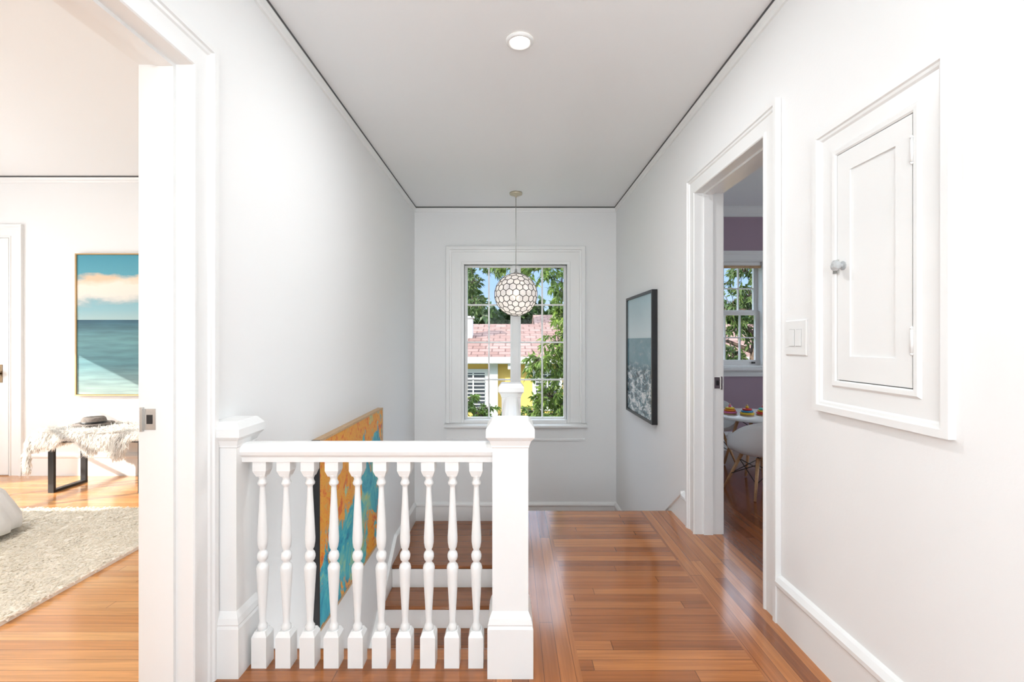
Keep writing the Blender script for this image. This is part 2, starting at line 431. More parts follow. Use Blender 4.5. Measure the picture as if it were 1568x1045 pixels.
b.extr(mpR, BBp, DK1+.118, 3.12, 'trim')
sl = RZ/TD
za = .205; yb_ = 3.12+(.205-(ZL+.205))/sl
skirt(b, mpR, [(3.12, -.1), (3.12, .205), (yb_, ZL+.205), (yb_, ZL), (4.0, ZL)])
b.loft([[mpR(y, z+dz, w) for w, dz in ((0, 0), (.028, -.002), (.028, -.022), (0, -.04))] for y, z in ((3.11, .21), (yb_, ZL+.21))], 'trim')
b.extr(mpR, off(BBp, ZL), yb_, YB, 'trim')
b.obj('baseboard_right')
b = MB(); b.extr(mpB, off(BBp, ZL), XL, XR, 'trim'); b.obj('baseboard_back')
b = MB()
ys = 4.28
b.extr(mpL, off(BBp, ZL), ys, YB, 'trim')
zl2 = ZL+.205-(ys-1.2)*sl
skirt(b, mpL, [(ys, ZL-.25), (ys, ZL+.205), (1.2, zl2), (1.2, zl2-.5)])
b.loft([[mpL(y, z+dz, w) for w, dz in ((0, 0), (.028, -.002), (.028, -.022), (0, -.04))] for y, z in ((ys, ZL+.21), (1.2, zl2+.005))], 'trim')
b.extr(mpL, BBp, -2.5, DB0-.118, 'trim')
b.obj('baseboard_left')
b = MB(); b.extr(mpBed, BBp, -4.363, XL-WT, 'trim'); b.extr(mpBed, BBp, -5.45, -5.358, 'trim'); b.obj('baseboard_bedroom')
b = MB(); b.extr(mpB, BBp, XR+WT, 4.5, 'trim'); b.obj('baseboard_kids_room')

CP = [(0, 0), (0, .012), (.004, .016), (.013, .016), (.019, .009), (.078, .009), (.083, .015), (.092, .017), (.096, .024), (.118, .024), (.118, 0)]
def doorway(name, mp, a0, a1, zt):
    b = MB()
    b.casing(mp, a0, a1, 0, zt, CP, 'trim')
    mp2 = lambda a, z, w: mp(a, z, -WT-w)
    b.casing(mp2, a0, a1, 0, zt, CP, 'trim')
    b.mbox(mp, a0-.02, a0, 0, zt, -WT, 0, 'trim'); b.mbox(mp, a1, a1+.02, 0, zt, -WT, 0, 'trim')
    b.mbox(mp, a0-.02, a1+.02, zt, zt+.02, -WT, 0, 'trim')
    b.mbox(mp, a0, a0+.012, 0, zt, -.10, -.045, 'trim'); b.mbox(mp, a1-.012, a1, 0, zt, -.10, -.045, 'trim')
    b.mbox(mp, a0+.012, a1-.012, zt-.012, zt, -.10, -.045, 'trim')
    b.mbox(mp, a1-.002, a1+.001, .905, .975, -.150, -.112, 'chrome')
    b.mbox(mp, a1-.004, a1, .925, .955, -.140, -.122, 'black')
    b.mbox(mp, a1-.010, a1, .90, .98, -.158, -.150, 'chrome')
    return b.obj(name)
doorway('trim_2', mpL, DB0, DB1, DT)
doorway('trim_3', mpR, DK0, DK1, DT)

# ------------------------------------------------------------ windows
def sash(b, mp, a0, a1, z0, z1, cols, rows, w0, w1, st=.04, mt=.012, top=None, bot=None, k='trim'):
    top = st if top is None else top; bot = st if bot is None else bot
    b.mbox(mp, a0, a0+st, z0, z1, w0, w1, k); b.mbox(mp, a1-st, a1, z0, z1, w0, w1, k)
    b.mbox(mp, a0+st, a1-st, z1-top, z1, w0, w1, k); b.mbox(mp, a0+st, a1-st, z0, z0+bot, w0, w1, k)
    ga0, ga1, gz0, gz1 = a0+st, a1-st, z0+bot, z1-top
    for i in range(1, cols):
        a = ga0+(ga1-ga0)*i/cols; b.mbox(mp, a-mt/2, a+mt/2, gz0, gz1, w0+.005, w1-.005, k)
    for i in range(1, rows):
        z = gz0+(gz1-gz0)*i/rows; b.mbox(mp, ga0, ga1, z-mt/2, z+mt/2, w0+.006, w1-.006, k)
    wm = (w0+w1)/2
    b.mbox(mp, ga0, ga1, gz0, gz1, wm-.002, wm+.002, 'glass')
WP = [(0, -.05), (0, .012), (.008, .02), (.03, .02), (.036, .013), (.135, .013), (.142, .022), (.155, .024), (.162, .036), (.195, .036), (.20, .03), (.20, 0)]
b = MB()
rings = [[mpB(WX0-u, WZ0-.03, w) for u, w in WP], [mpB(WX0-u, WZ1+u, w) for u, w in WP], [mpB(WX1+u, WZ1+u, w) for u, w in WP], [mpB(WX1+u, WZ0-.03, w) for u, w in WP]]
b.loft(rings, 'trim')
b.mbox(mpB, WX0-.02, WX0, WZ0-.02, WZ1+.02, -WT, 0, 'trim'); b.mbox(mpB, WX1, WX1+.02, WZ0-.02, WZ1+.02, -WT, 0, 'trim')
b.mbox(mpB, WX0, WX1, WZ1, WZ1+.02, -WT, 0, 'trim'); b.mbox(mpB, WX0, WX1, WZ0-.04, WZ0, -WT, .01, 'trim')
b.extr(mpB, [(0, .255), (.06, .255), (.068, .263), (.068, .277), (.06, .285), (0, .303)], WX0-.215, WX1+.215, 'trim')
b.extr(mpB, [(0, .11), (.022, .11), (.022, .125), (.014, .135), (.014, .235), (.03, .255), (0, .255)], WX0-.195, WX1+.195, 'trim')
cm = (WX0+WX1)/2
b.mbox(mpB, cm-.035, cm+.035, WZ0, WZ1, -.11, -.03, 'trim')
sash(b, mpB, WX0, cm-.03, WZ0, WZ1, 2, 4, -.10, -.06, .028, .017, .02, .02)
sash(b, mpB, cm+.03, WX1, WZ0, WZ1, 2, 4, -.10, -.06, .028, .017, .02, .02)
b.mbox(mpB, WX1-.03, WX1-.01, 1.3, 1.36, -.06, -.045, 'trim')
b.obj('window_1')
b = MB()
b.casing(mpB, KX0, KX1, KZ0, KZ1, CP, 'trim', closed=True)
b.mbox(mpB, KX0-.15, KX1+.15, KZ0-.05, KZ0-.02, 0, .07, 'trim')
for a in (KX0-.02, KX1): b.mbox(mpB, a, a+.02, KZ0, KZ1, -WT, 0, 'trim')
b.mbox(mpB, KX0, KX1, KZ0-.02, KZ0, -WT, 0, 'trim'); b.mbox(mpB, KX0, KX1, KZ1, KZ1+.02, -WT, 0, 'trim')
sash(b, mpB, KX0, KX1, 1.50, KZ1, 4, 2, -.12, -.085, .045, .014)
sash(b, mpB, KX0, KX1, KZ0, 1.53, 4, 2, -.08, -.045, .045, .014, None, .06)
b.box(KX1-.09, KX1-.06, YB+.02, YB+.045, KZ0+.02, KZ0+.04, 'black')
b.obj('window_2')
b = MB(); b.mbox(mpB, KX0+.005, KX1-.005, KZ1-.045, KZ1-.001, -.04, -.01, 'trim')
b.lathe((KX0+.01, YB+.012, KZ1-.055), [(.016, 0), (.016, KX1-KX0-.02)], 'lightwood', 12, True, 'x'); b.obj('roller_blind')
b = MB()
b.casing(mpBL, BWY0, BWY1, BWZ0, BWZ1, CP, 'trim', closed=True)
sash(b, mpBL, BWY0, BWY1, BWZ0, BWZ1, 3, 3, -.10, -.06, .04, .035)
b.obj('window_3')
b = MB()
b.casing(mpK, 2.2, 3.8, .8, 2.05, CP, 'trim', closed=True); sash(b, mpK, 2.2, 3.8, .8, 2.05, 4, 3, -.10, -.06, .04, .02); b.obj('kids_fill_window')  # unseen side window, added to let light into the kids room
b = MB()
b.casing(mpRear, -.8, .8, .7, 2.1, CP, 'trim', closed=True); sash(b, mpRear, -.8, .8, .7, 2.1, 4, 4, -.10, -.06, .04, .02); b.obj('rear_fill_window')  # unseen window, added to house the fill light behind the camera

b = MB()
b.casing(mpBed, -5.24, -4.481, 0, 2.12, CP, 'trim')
b.mbox(mpBed, -5.237, -4.484, .01, 2.117, 0, .004, 'trim')
for (z0, z1) in ((.01, .22), (1.0, 1.12), (2.0, 2.117)): b.mbox(mpBed, -5.127, -4.594, z0, z1, .004, .014, 'trim')
for a0 in (-5.237, -4.594): b.mbox(mpBed, a0, a0+.11, .01, 2.117, .004, .014, 'trim')
b.mbox(mpBed, -4.575, -4.535, .83, .99, .014, .018, 'brass')
b.lathe((-4.555, 4.2-.018, .91), [(.008, 0), (.008, -.03), (.026, -.035), (.028, -.05), (.018, -.062)], 'brass', 16, True, 'y')
b.obj('door_1')

# ------------------------------------------------------------ railing
rail = empty('stair_railing')
NY0, NY1 = 1.684, 1.813; NX0, NX1 = -.0705, .0585
newp = lambda z0: [(.017, z0), (.017, z0+.175), (.013, z0+.185), (.015, z0+.19), (.010, z0+.21), (.002, z0+.228), (0, z0+.232), (0, z0+.815), (.003, z0+.82), (.003, z0+.825),
                   (.010, z0+.843), (.018, z0+.852), (.022, z0+.857), (.022, z0+.886), (.018, z0+.892), (.004, z0+.910), (.0, z0+.912)]
b = MB(); b.rects(NX0, NX1, NY0, NY1, newp(0), 'trim'); b.obj('newel_post_1', rail)
b = MB(); b.rects(XL+.0005, -.987, NY0, NY1, newp(0), 'trim', fix=('x0',)); b.obj('newel_post_wall', rail)
b = MB(); b.rects(NX0, NX1, D0-.14, D0-.011, newp(0), 'trim'); b.obj('newel_post_2', rail)
b = MB(); b.rects(NX0, NX1, YL-.03, YL+.099, [(o, z+ZL) for o, z in newp(0)], 'trim'); b.obj('newel_post_3', rail)
RP = [(-.030, .757), (.030, .757), (.032, .775), (.042, .785), (.046, .797), (.043, .812), (.030, .822), (.012, .826), (-.012, .826), (-.030, .822), (-.043, .812), (-.046, .797), (-.042, .785), (-.032, .775)]
yc = 1.7485
b = MB(); b.loft([[(x, yc+w, z) for w, z in RP] for x in (-.988, NX0+.001)], 'trim'); b.obj('handrail_1', rail)
b = MB(); b.loft([[(-.006+w, y, z) for w, z in RP] for y in (NY1-.001, D0-.139)], 'trim'); b.obj('handrail_2', rail)
b = MB(); b.loft([[(-.006+w, y, z+dz) for w, z in RP] for y, dz in ((D0-.012, 0), (YL-.029, ZL+.06))], 'trim'); b.obj('handrail_3', rail)
BP = [(.018, .128), (.016, .137), (.0175, .143), (.0125, .150), (.0110, .160), (.0135, .21), (.0180, .29), (.0210, .345), (.0220, .358), (.019, .369), (.012, .377), (.011, .382),
      (.0165, .388), (.019, .398), (.019, .406), (.0165, .415), (.0115, .421), (.011, .426), (.0150, .434), (.0180, .452), (.0185, .470), (.0160, .52), (.0120, .60), (.0095, .655), (.0095, .662),
      (.0165, .668), (.0175, .675), (.0140, .682), (.0125, .69), (.017, .70), (.019, .704)]
def baluster(b, x, y, dz=0, zt=.757):
    h = .0275
    b.rects(x-h, x+h, y-h, y+h, [(0, dz+.0), (0, dz+.112), (-.008, dz+.130)], 'trim')
    b.lathe((x, y, dz), BP, 'trim', 20)
    g = .0245
    b.rects(x-g, x+g, y-g, y+g, [(-.008, dz+.700), (0, dz+.722), (0, dz+.7585)], 'trim')
for i in range(10):
    px = 397.5+i*36.65
    x = (px-784)/720*1.735+.004
    b = MB(); baluster(b, x, yc); b.obj('baluster_a%d' % (i+1), rail)
for i in range(15):
    y = 1.89+i*.0875
    if y < 3.14:
        b = MB(); baluster(b, -.006, y); b.obj('baluster_b%d' % (i+1), rail)
for i, y in enumerate((3.42, 3.55, 3.68, 3.81, 3.94)):
    f = (y-D0+.012)/(YL-.029-D0+.012)
    b = MB(); baluster(b, -.03, y, f*(ZL+.06)); b.obj('baluster_c%d' % (i+1), rail)

# ------------------------------------------------------------ cupboard, switch
b = MB()
CU = [(0, 0), (0, .010), (.005, .014), (.018, .015), (.026, .007), (.078, .007), (.084, .013), (.092, .015), (.096, .021), (.118, .021), (.118, 0)]
cy0, cy1, cz0, cz1 = 1.328, 1.640, 1.063, 1.847
b.casing(mpR, cy0, cy1, cz0, cz1, CU, 'trim', closed=True)
e = .003
b.mbox(mpR, cy0, cy1, cz0, cz1, 0, .001, 'gap_shade')  # dark backing paints the shade in the door gap
b.mbox(mpR, cy0+e, cy1-e, cz0+e, cz1-e, .001, .004, 'trim')
st = .062
b.mbox(mpR, cy0+e, cy0+st, cz0+e, cz1-e, .004, .010, 'trim'); b.mbox(mpR, cy1-st, cy1-e, cz0+e, cz1-e, .004, .010, 'trim')
b.mbox(mpR, cy0+st, cy1-st, cz0+e, cz0+.085, .004, .010, 'trim'); b.mbox(mpR, cy0+st, cy1-st, cz1-.07, cz1-e, .004, .010, 'trim')
for z in (1.20, 1.74):
    b.lathe(mpR(cy0-.001, z-.034, .015), [(.0038, 0), (.0038, .068)], 'white', 10)
    b.lathe(mpR(cy0-.001, z-.042, .015), [(.001, 0), (.0045, .004), (.0045, .007)], 'white', 10)
    b.lathe(mpR(cy0-.001, z+.034, .015), [(.0045, 0), (.0045, .004), (.001, .008)], 'white', 10)
    b.mbox(mpR, cy0+.003, cy0+.014, z-.03, z+.03, .010, .0115, 'white')
kp = mpR(1.608, 1.458, .010)
b.lathe(kp, [(.016, 0), (.016, -.003), (.007, -.005), (.006, -.014), (.016, -.018), (.019, -.026), (.017, -.034), (.008, -.038)], 'glassk', 10, False, 'x')
b.mbox(mpR, cy1-.012, cy1+.012, 1.435, 1.482, .010, .016, 'chrome')
b.obj('wall_cupboard')
b = MB()
y0, y1, z0, z1 = 1.816, 1.956, 1.142, 1.284
b.loft([[mpR(a, z, w) for a, z in ((y0+o, z0+o), (y1-o, z0+o), (y1-o, z1-o), (y0+o, z1-o))] for o, w in ((0, 0), (0, .003), (.004, .007))], 'white')
for yy in (1.863, 1.909):
    b.mbox(mpR, yy-.0183, yy+.0183, 1.1792, 1.2468, .007, .0074, 'gap_shade')  # dark edge painted as shade around each rocker
    b.wallpoly(mpR, [(yy-.0175, 1.18), (yy+.0175, 1.18), (yy+.0175, 1.246), (yy-.0175, 1.246)], .007, .0105, 'white')
b.obj('light_switch')

# ------------------------------------------------------------ lights fixtures
for yy in (2.30, -.6):  # the second one, behind the camera, is an added fill fixture
    b = MB()
    b.lathe((.038, yy, H), [(.067, -.001), (.067, -.006), (.060, -.012), (.052, -.012), (.048, -.004)], 'trim', 40, caps=False)
    b.lathe((.038, yy, H), [(.050, -.0035), (.001, -.0035)], 'lamp', 40, caps=False)
    b.obj('recessed_ceiling_light')
b = MB()
b.lathe((-3.0, 1.2, H), [(.10, -.0005), (.12, -.012), (.12, -.03)], 'canopy', 32)
b.lathe((-3.0, 1.2, H), [(.19, -.03), (.20, -.05), (.17, -.085), (.10, -.105), (.001, -.11)], 'lamp', 40)
b.obj('fill_flush_light')  # unseen fixture added to carry the bedroom ceiling fill
pen = empty('pendant_light')
PX, PY, PZ, PR = .039, 4.66, 1.66, .212
b = MB()
b.lathe((PX, PY, H), [(.062, -.0005), (.064, -.012), (.060, -.020), (.045, -.026), (.012, -.030), (.008, -.045), (.002, -.05)], 'canopy', 28)
b.tube([(PX, PY, H-.04), (PX, PY, PZ+PR)], .003, 'chrome', seg=8)
b.lathe((PX, PY, PZ+PR-.01), [(.03, 0), (.03, .012), (.012, .02), (.01, .05), (.004, .055)], 'chrome', 20)
b.tube([(PX, PY, PZ+PR-.01), (PX, PY, PZ+.07)], .004, 'white', seg=6)
b.lathe((PX, PY, PZ), [(.016, .08), (.018, .05), (.015, .04)], 'white', 16)
b.obj('canopy_and_cord', pen)
b = MB(); b.lathe((PX, PY, PZ), [(.012, .04), (.016, .03), (.028, .0), (.03, -.015), (.024, -.032), (.008, -.042), (.001, -.043)], 'bulb', 18); b.obj('bulb', pen)
bm = bmesh.new(); bmesh.ops.create_icosphere(bm, subdivisions=3, radius=PR)
bm.verts.ensure_lookup_table()
M['lead'] = paint('dark_solder', (.085, .08, .078), .5, metal=.3)
b1 = MB(); b2 = MB(); done = set(); C = Vector((PX, PY, PZ))
for v in bm.verts:
    n = v.co.normalized()
    if n.z > .97: continue
    cs = [(f.index, f.calc_center_median().normalized()*PR) for f in v.link_faces]
    t = n.orthogonal().normalized(); u = n.cross(t)
    cs.sort(key=lambda q: math.atan2(q[1].dot(u), q[1].dot(t)))
    pts = [C+q[1] for q in cs]; cen = sum(pts, Vector())/len(pts)
    o = [tuple(cen+(p-cen)*.97) for p in pts]; k = len(o)
    b1.add(o+[tuple(C+(cen-C).normalized()*PR*1.0)], [(i, (i+1) % k, k) for i in range(k)], 'capiz', True)
    for i in range(k):
        key = tuple(sorted((cs[i][0], cs[(i+1) % k][0])))
        if key in done: continue
        done.add(key); b2.tube([pts[i], pts[(i+1) % k]], .0036, 'lead', seg=6)
bm.free()
b1.obj('capiz_panels', pen, recalc=False); b2.obj('honeycomb_frame', pen)

# ------------------------------------------------------------ pictures
b = MB()
fy0, fy1, fz0, fz1, ft = 3.69, 4.53, .54, 1.607, .045
for (a0, a1, z0, z1) in ((fy0, fy0+.022, fz0, fz1), (fy1-.022, fy1, fz0, fz1), (fy0+.022, fy1-.022, fz0, fz0+.022), (fy0+.022, fy1-.022, fz1-.022, fz1)):
    b.mbox(mpR, a0, a1, z0, z1, .002, ft, 'frameblack')
b.mbox(mpR, fy0+.02, fy1-.02, fz0+.02, fz1-.02, .004, ft-.012, 'p_wave')
b.obj('framed_ocean_print')
b = MB()
b.mbox(mpL, 2.515, 3.725, -.345, .655, .006, .040, 'p_abs')
for (a0, a1, z0, z1, k) in ((2.50, 2.513, -.36, .67, 'frameblack'), (3.727, 3.74, -.36, .67, 'lightwood'), (2.513, 3.727, -.36, -.347, 'lightwood'), (2.513, 3.727, .657, .67, 'lightwood')):
    b.mbox(mpL, a0, a1, z0, z1, .002, .044, k)
b.obj('framed_abstract_painting')
b = MB()
sx0, sx1, sz0, sz1 = -3.867, -2.55, .716, 1.976
b.mbox(mpBed, sx0+.012, sx1-.012, sz0+.012, sz1-.012, .004, .032, 'p_sea')
for (a0, a1, z0, z1) in ((sx0, sx0+.01, sz0, sz1), (sx1-.01, sx1, sz0, sz1), (sx0+.01, sx1-.01, sz0, sz0+.01), (sx0+.01, sx1-.01, sz1-.01, sz1)):
    b.mbox(mpBed, a0, a1, z0, z1, .002, .042, 'gold')
b.obj('framed_seascape_painting')

# ------------------------------------------------------------ bedroom things
def strand(b, p, d, L, w, k, droop=.0):
    p = Vector(p); d = Vector(d).normalized()
    s = d.cross(Vector((random.uniform(-1, 1), random.uniform(-1, 1), random.uniform(-1, 1)))).normalized()*w
    m = p+d*L*.55; e = m+(d+Vector((0, 0, -droop))).normalized()*L*.45
    b.add([p-s, p+s, m+s*.8, m-s*.8, e], [(0, 1, 2, 3), (3, 2, 4)], k)
bench = empty('bench')
bx0, bx1, by0, by1 = -3.72, -2.78, 3.70, 4.02
b = MB(); b.box(bx0, bx1, by0, by1, .40, .43, 'black')
r = .022
for x in (-3.64, -2.93):
    b.box(x-r, x+r, by0+.01, by0+.03, .0, .40, 'black'); b.box(x-r, x+r, by1-.03, by1-.01, .0, .40, 'black')
    b.box(x-r, x+r, by0+.03, by1-.03, .0, .02, 'black')
b.obj('bench_frame', bench)
b = MB(); b.rects(bx0+.02, bx1-.02, by0+.02, by1-.02, [(0, .43), (.01, .435), (.01, .465), (0, .472)], 'fur'); b.obj('bench_seat', bench)
thr = MB(); N = 54; Mx = 26; grid = []; info = []
for i in range(N+1):
    for j in range(Mx+1):
        u = i/N; v = j/Mx
        lobe = max(.12, .45+.40*math.sin(u*11+.6)+.25*math.sin(u*27))
        nx = .14*max(0, (.14-u)/.14)
        x = bx0+(u-.14)/.86*(bx1-.02-bx0) if u > .14 else bx0-.035-.02*(nx/.14)
        zl = 0 if u > .14 else nx*1.0
        if v < .3:
            t = (.3-v)/.3; y = by0-.03-.012*math.sin(t*3); zf = .20*lobe*t
        else:
            y = by0-.02+(v-.3)/.7*(by1-by0+.06); zf = 0
        z = .484+.006*math.sin(u*23)*math.cos(v*11)-zl-zf
        grid.append((x, y, z)); info.append((v < .3, u <= .14))
thr.add(grid, [(i*(Mx+1)+j, (i+1)*(Mx+1)+j, (i+1)*(Mx+1)+j+1, i*(Mx+1)+j+1) for i in range(N) for j in range(Mx)], 'fur', True)
for _ in range(34000):
    q = random.randrange(len(grid)); x, y, z = grid[q]; fr, lf = info[q]
    x += random.uniform(-.012, .012); y += random.uniform(-.006, .006); z += random.uniform(-.005, .005)
    if fr: d = (random.gauss(0, .35), -random.uniform(.1, .6), -random.uniform(.4, 1.0))
    elif lf: d = (-random.uniform(.1, .7), random.gauss(0, .35), -random.uniform(.2, 1.0))
    else: d = (random.gauss(0, .6), random.gauss(-.2, .6), random.uniform(.1, .5))
    strand(thr, (x, y, z), d, random.uniform(.03, .06), .0024, 'fur', .6)
thr.obj('sheepskin_throw', recalc=False)
b = MB()
b.lathe((-3.45, 3.88, .512), [(.0, .001), (.12, .0), (.135, .006), (.132, .012), (.085, .012), (.083, .03), (.078, .05), (.066, .062), (.03, .057), (.001, .055)], 'felt', 30)
b.lathe((-3.45, 3.88, .512), [(.0845, .012), (.086, .014), (.085, .028), (.083, .029)], 'black', 30, caps=False)
b.obj('felt_hat')
rb = MB(); RX0, RX1, RY0, RY1 = -4.7, -2.15, .3, 3.32
rb.rects(RX0, RX1, RY0, RY1, [(0, 0), (0, .018)], 'shagbase')
random.seed(3)
for _ in range(40000):
    x = random.uniform(-4.2, RX1); y = random.uniform(1.5, RY1)
    if x < -1.25*y: continue
    c = 1+.35*math.sin(x*21+2*math.sin(y*13))*math.sin(y*19+math.sin(x*17)*2)
    a = random.uniform(0, 6.28); d = Vector((math.cos(a), math.sin(a), random.uniform(.1, .6))).normalized()
    s = Vector((-math.sin(a), math.cos(a), random.uniform(-.2, .2)))*.0065
    L = .020*c+.012; p = Vector((x, y, .016)); m = p+d*L*.6; e_ = m+Vector((d.x, d.y, d.z-.6)).normalized()*L*.4
    rb.add([p-s, p+s, m+s*.9, m-s*.9, e_], [(0, 1, 2, 3), (3, 2, 4)], 'shag')
rb.obj('shag_rug', recalc=False)
b = MB(); rings = []; S = 96
prof = [(.05, .060), (.055, .12), (.03, .20), (-.0, .28), (-.05, .35), (-.10, .40), (-.17, .44), (-.28, .465), (-.8, .48)]
for o, z in prof:
    ring = []
    for i in range(S):
        a = 2*math.pi*i/S; ca, sa = math.cos(a), math.sin(a); ex = .22
        hx = .92+o; hy = 1.0+o
        x = -3.95+hx*math.copysign(abs(ca)**ex, ca); y = 1.94+hy*math.copysign(abs(sa)**ex, sa)
        wv = 1+.012*math.sin(i*1.3+z*6)*(1-z*1.5)
        ring.append((-3.95+(x+3.95)*wv, 1.94+(y-1.94)*wv, z))
    rings.append(ring)
b.loft(rings, 'linen', True)
b.obj('bed')

# ------------------------------------------------------------ kids room
tb = empty('kids_table')
tx, ty, tz = 2.27, 4.35, .52
b = MB(); b.lathe((tx, ty, tz), [(.36, -.025), (.40, -.02), (.405, -.006), (.40, 0), (.0, 0)], 'white', 48); b.obj('table_top', tb)
b = MB()
for a in (45, 135, 225, 315):
    c, s_ = math.cos(math.radians(a)), math.sin(math.radians(a))
    b.tube([(tx+c*.16, ty+s_*.16, tz-.025), (tx+c*.30, ty+s_*.30, 0.009)], .016, 'beech', .011)
    b.tube([(tx+c*.17, ty+s_*.17, tz-.06), (tx-c*.24, ty-s_*.24, .22)], .004, 'black')
b.obj('table_legs', tb)
def kid_chair(cx, cy, rot):
    ch = empty('kids_chair')
    R = Matrix.Rotation(rot, 3, 'Z'); O = Vector((cx, cy, 0))
    T = lambda p: tuple(O+R@Vector(p))
    b = MB(); nu, nv = 40, 14; g = []
    for j in range(nv+1):
        t = j/nv
        for i in range(nu):
            a = 2*math.pi*i/nu; ca, sa = math.cos(a), math.sin(a)
            back = max(0, -sa)
            side = abs(ca)
            rimh = .03+.25*back**1.2+.13*side**2*(1 if sa < .35 else .5)
            rr = (.215+.03*back)*math.sin(min(1, t*1.25)*math.pi/2)
            hh = .31+rimh*max(0, (t-.35)/.65)**1.7+.012*t
            g.append(T((rr*ca*1.08*(1+.07*t), rr*sa-.02*t*back, hh)))
    b.add(g, [(j*nu+i, j*nu+(i+1) % nu, (j+1)*nu+(i+1) % nu, (j+1)*nu+i) for j in range(nv) for i in range(nu)], 'white', True)
    o = b.obj('seat_shell', ch); sm = o.modifiers.new('s', 'SOLIDIFY'); sm.thickness = .009
    b = MB()
    for sx in (-1, 1):
        for sy in (-1, 1):
            b.tube([T((sx*.09, sy*.09, .295)), T((sx*.19, sy*.18, .003))], .015, 'beech', .009, 10)
            b.tube([T((sx*.09, sy*.09, .30)), T((sx*.03, sy*.03, .31))], .008, 'black')
            b.tube([T((sx*.105, sy*.10, .25)), T((-sx*.155, sy*.15, .12))], .0035, 'black')
            b.tube([T((sx*.105, sy*.10, .25)), T((sx*.155, -sy*.15, .12))], .0035, 'black')
    b.obj('chair_legs', ch); return ch
kid_chair(1.96, 3.72, math.radians(12))
kid_chair(2.0, 4.75, math.radians(175))
b = MB(); b.lathe((2.95, 3.9, .0), [(.0, .001), (.48, .001), (.48, .008), (.0, .008)], 'kidrug', 48); b.obj('round_rug')
toycols = {'ty_o': (.85, .25, .03), 'ty_y': (.9, .6, .05), 'ty_r': (.7, .04, .04), 'ty_b': (.05, .3, .6), 'ty_t': (.05, .5, .45), 'ty_p': (.75, .2, .4)}
for k, c in toycols.items(): M[k] = paint(k, c, .4)
def toy(x, y, seq):
    b = MB(); z = tz+.0005; r = .062
    b.lathe((x, y, z), [(.055, 0), (.06, .006), (.055, .012)], 'lightwood', 20)
    b.lathe((x, y, z), [(.008, .01), (.008, .10)], 'lightwood', 12)
    z += .012
    for k in seq:
        b.lathe((x, y, z), [(r-.02, 0), (r-.004, .002), (r, .009), (r-.004, .016), (r-.02, .018)], k, 20); z += .018; r -= .010
    b.lathe((x, y, z), [(.008, 0), (.015, .008), (.012, .02), (.001, .024)], seq[0], 14)
    b.obj('stacking_ring_toy')
toy(2.02, 4.36, ['ty_p', 'ty_o', 'ty_y']); toy(2.14, 4.28, ['ty_y', 'ty_b', 'ty_r']); toy(2.30, 4.30, ['ty_r', 'ty_y', 'ty_t'])

# ------------------------------------------------------------ exterior
b = MB(); b.box(-40, 50, 5.5, 70, -3.4, -3.3, 'grass'); b.obj('ground')
b = MB()
HY = 14.0; ez = .80
b.box(-4, 9, HY, HY+8, -3.3, ez, 'yellow')
b.wallpoly(lambda a, z, w: (w, a, z), [(HY-.45, ez-.05), (HY+3.2, ez+1.02), (HY+8.4, ez-.05), (HY+8.4, ez-.2), (HY-.45, ez-.2)], -4.4, 9.4, 'roof')
b.box(-4.4, 9.4, HY-.5, HY-.44, ez-.24, ez-.06, 'cream')
b.box(-4.4, 9.4, HY-.45, HY, ez-.26, ez-.2, 'cream')
b.box(-1.62, -1.3, HY+1.4, HY+1.8, .9, 1.95, 'cream'); b.box(-1.66, -1.26, HY+1.36, HY+1.84, 1.95, 2.02, 'cream')
for cx in (-1.15, 1.05, 3.4, 6.0):
    w_, z0, z1 = .34, -.75, .25
    b.box(cx-w_-.1, cx+w_+.1, HY-.05, HY, z0-.12, z1+.12, 'cream'); b.box(cx-w_, cx+w_, HY-.06, HY-.05, z0, z1, 'darkglass')
    for i in range(9):
        z = z0+.06+i*.11; b.box(cx-w_, cx+w_, HY-.075, HY-.065, z, z+.03, 'cream')
    b.box(cx-.02, cx+.02, HY-.08, HY-.06, z0, z1, 'cream')
b.box(-.68, -.42, HY-.12, HY, -3.3, ez-.2, 'cream')
for cx in (-3.2, -.05, .45, 2.2, 4.6): b.box(cx-.07, cx+.07, HY-.4, HY, ez-.42, ez-.26, 'cream')
b.obj('neighbour_house')
b = MB()
b.box(1.5, 9, 24, 30, -3.3, 1.6, 'yellow')
b.wallpoly(lambda a, z, w: (w, a, z), [(23.6, 1.6), (27, 2.7), (30.4, 1.6)], 1.2, 9.4, 'roof'); b.obj('distant_house')

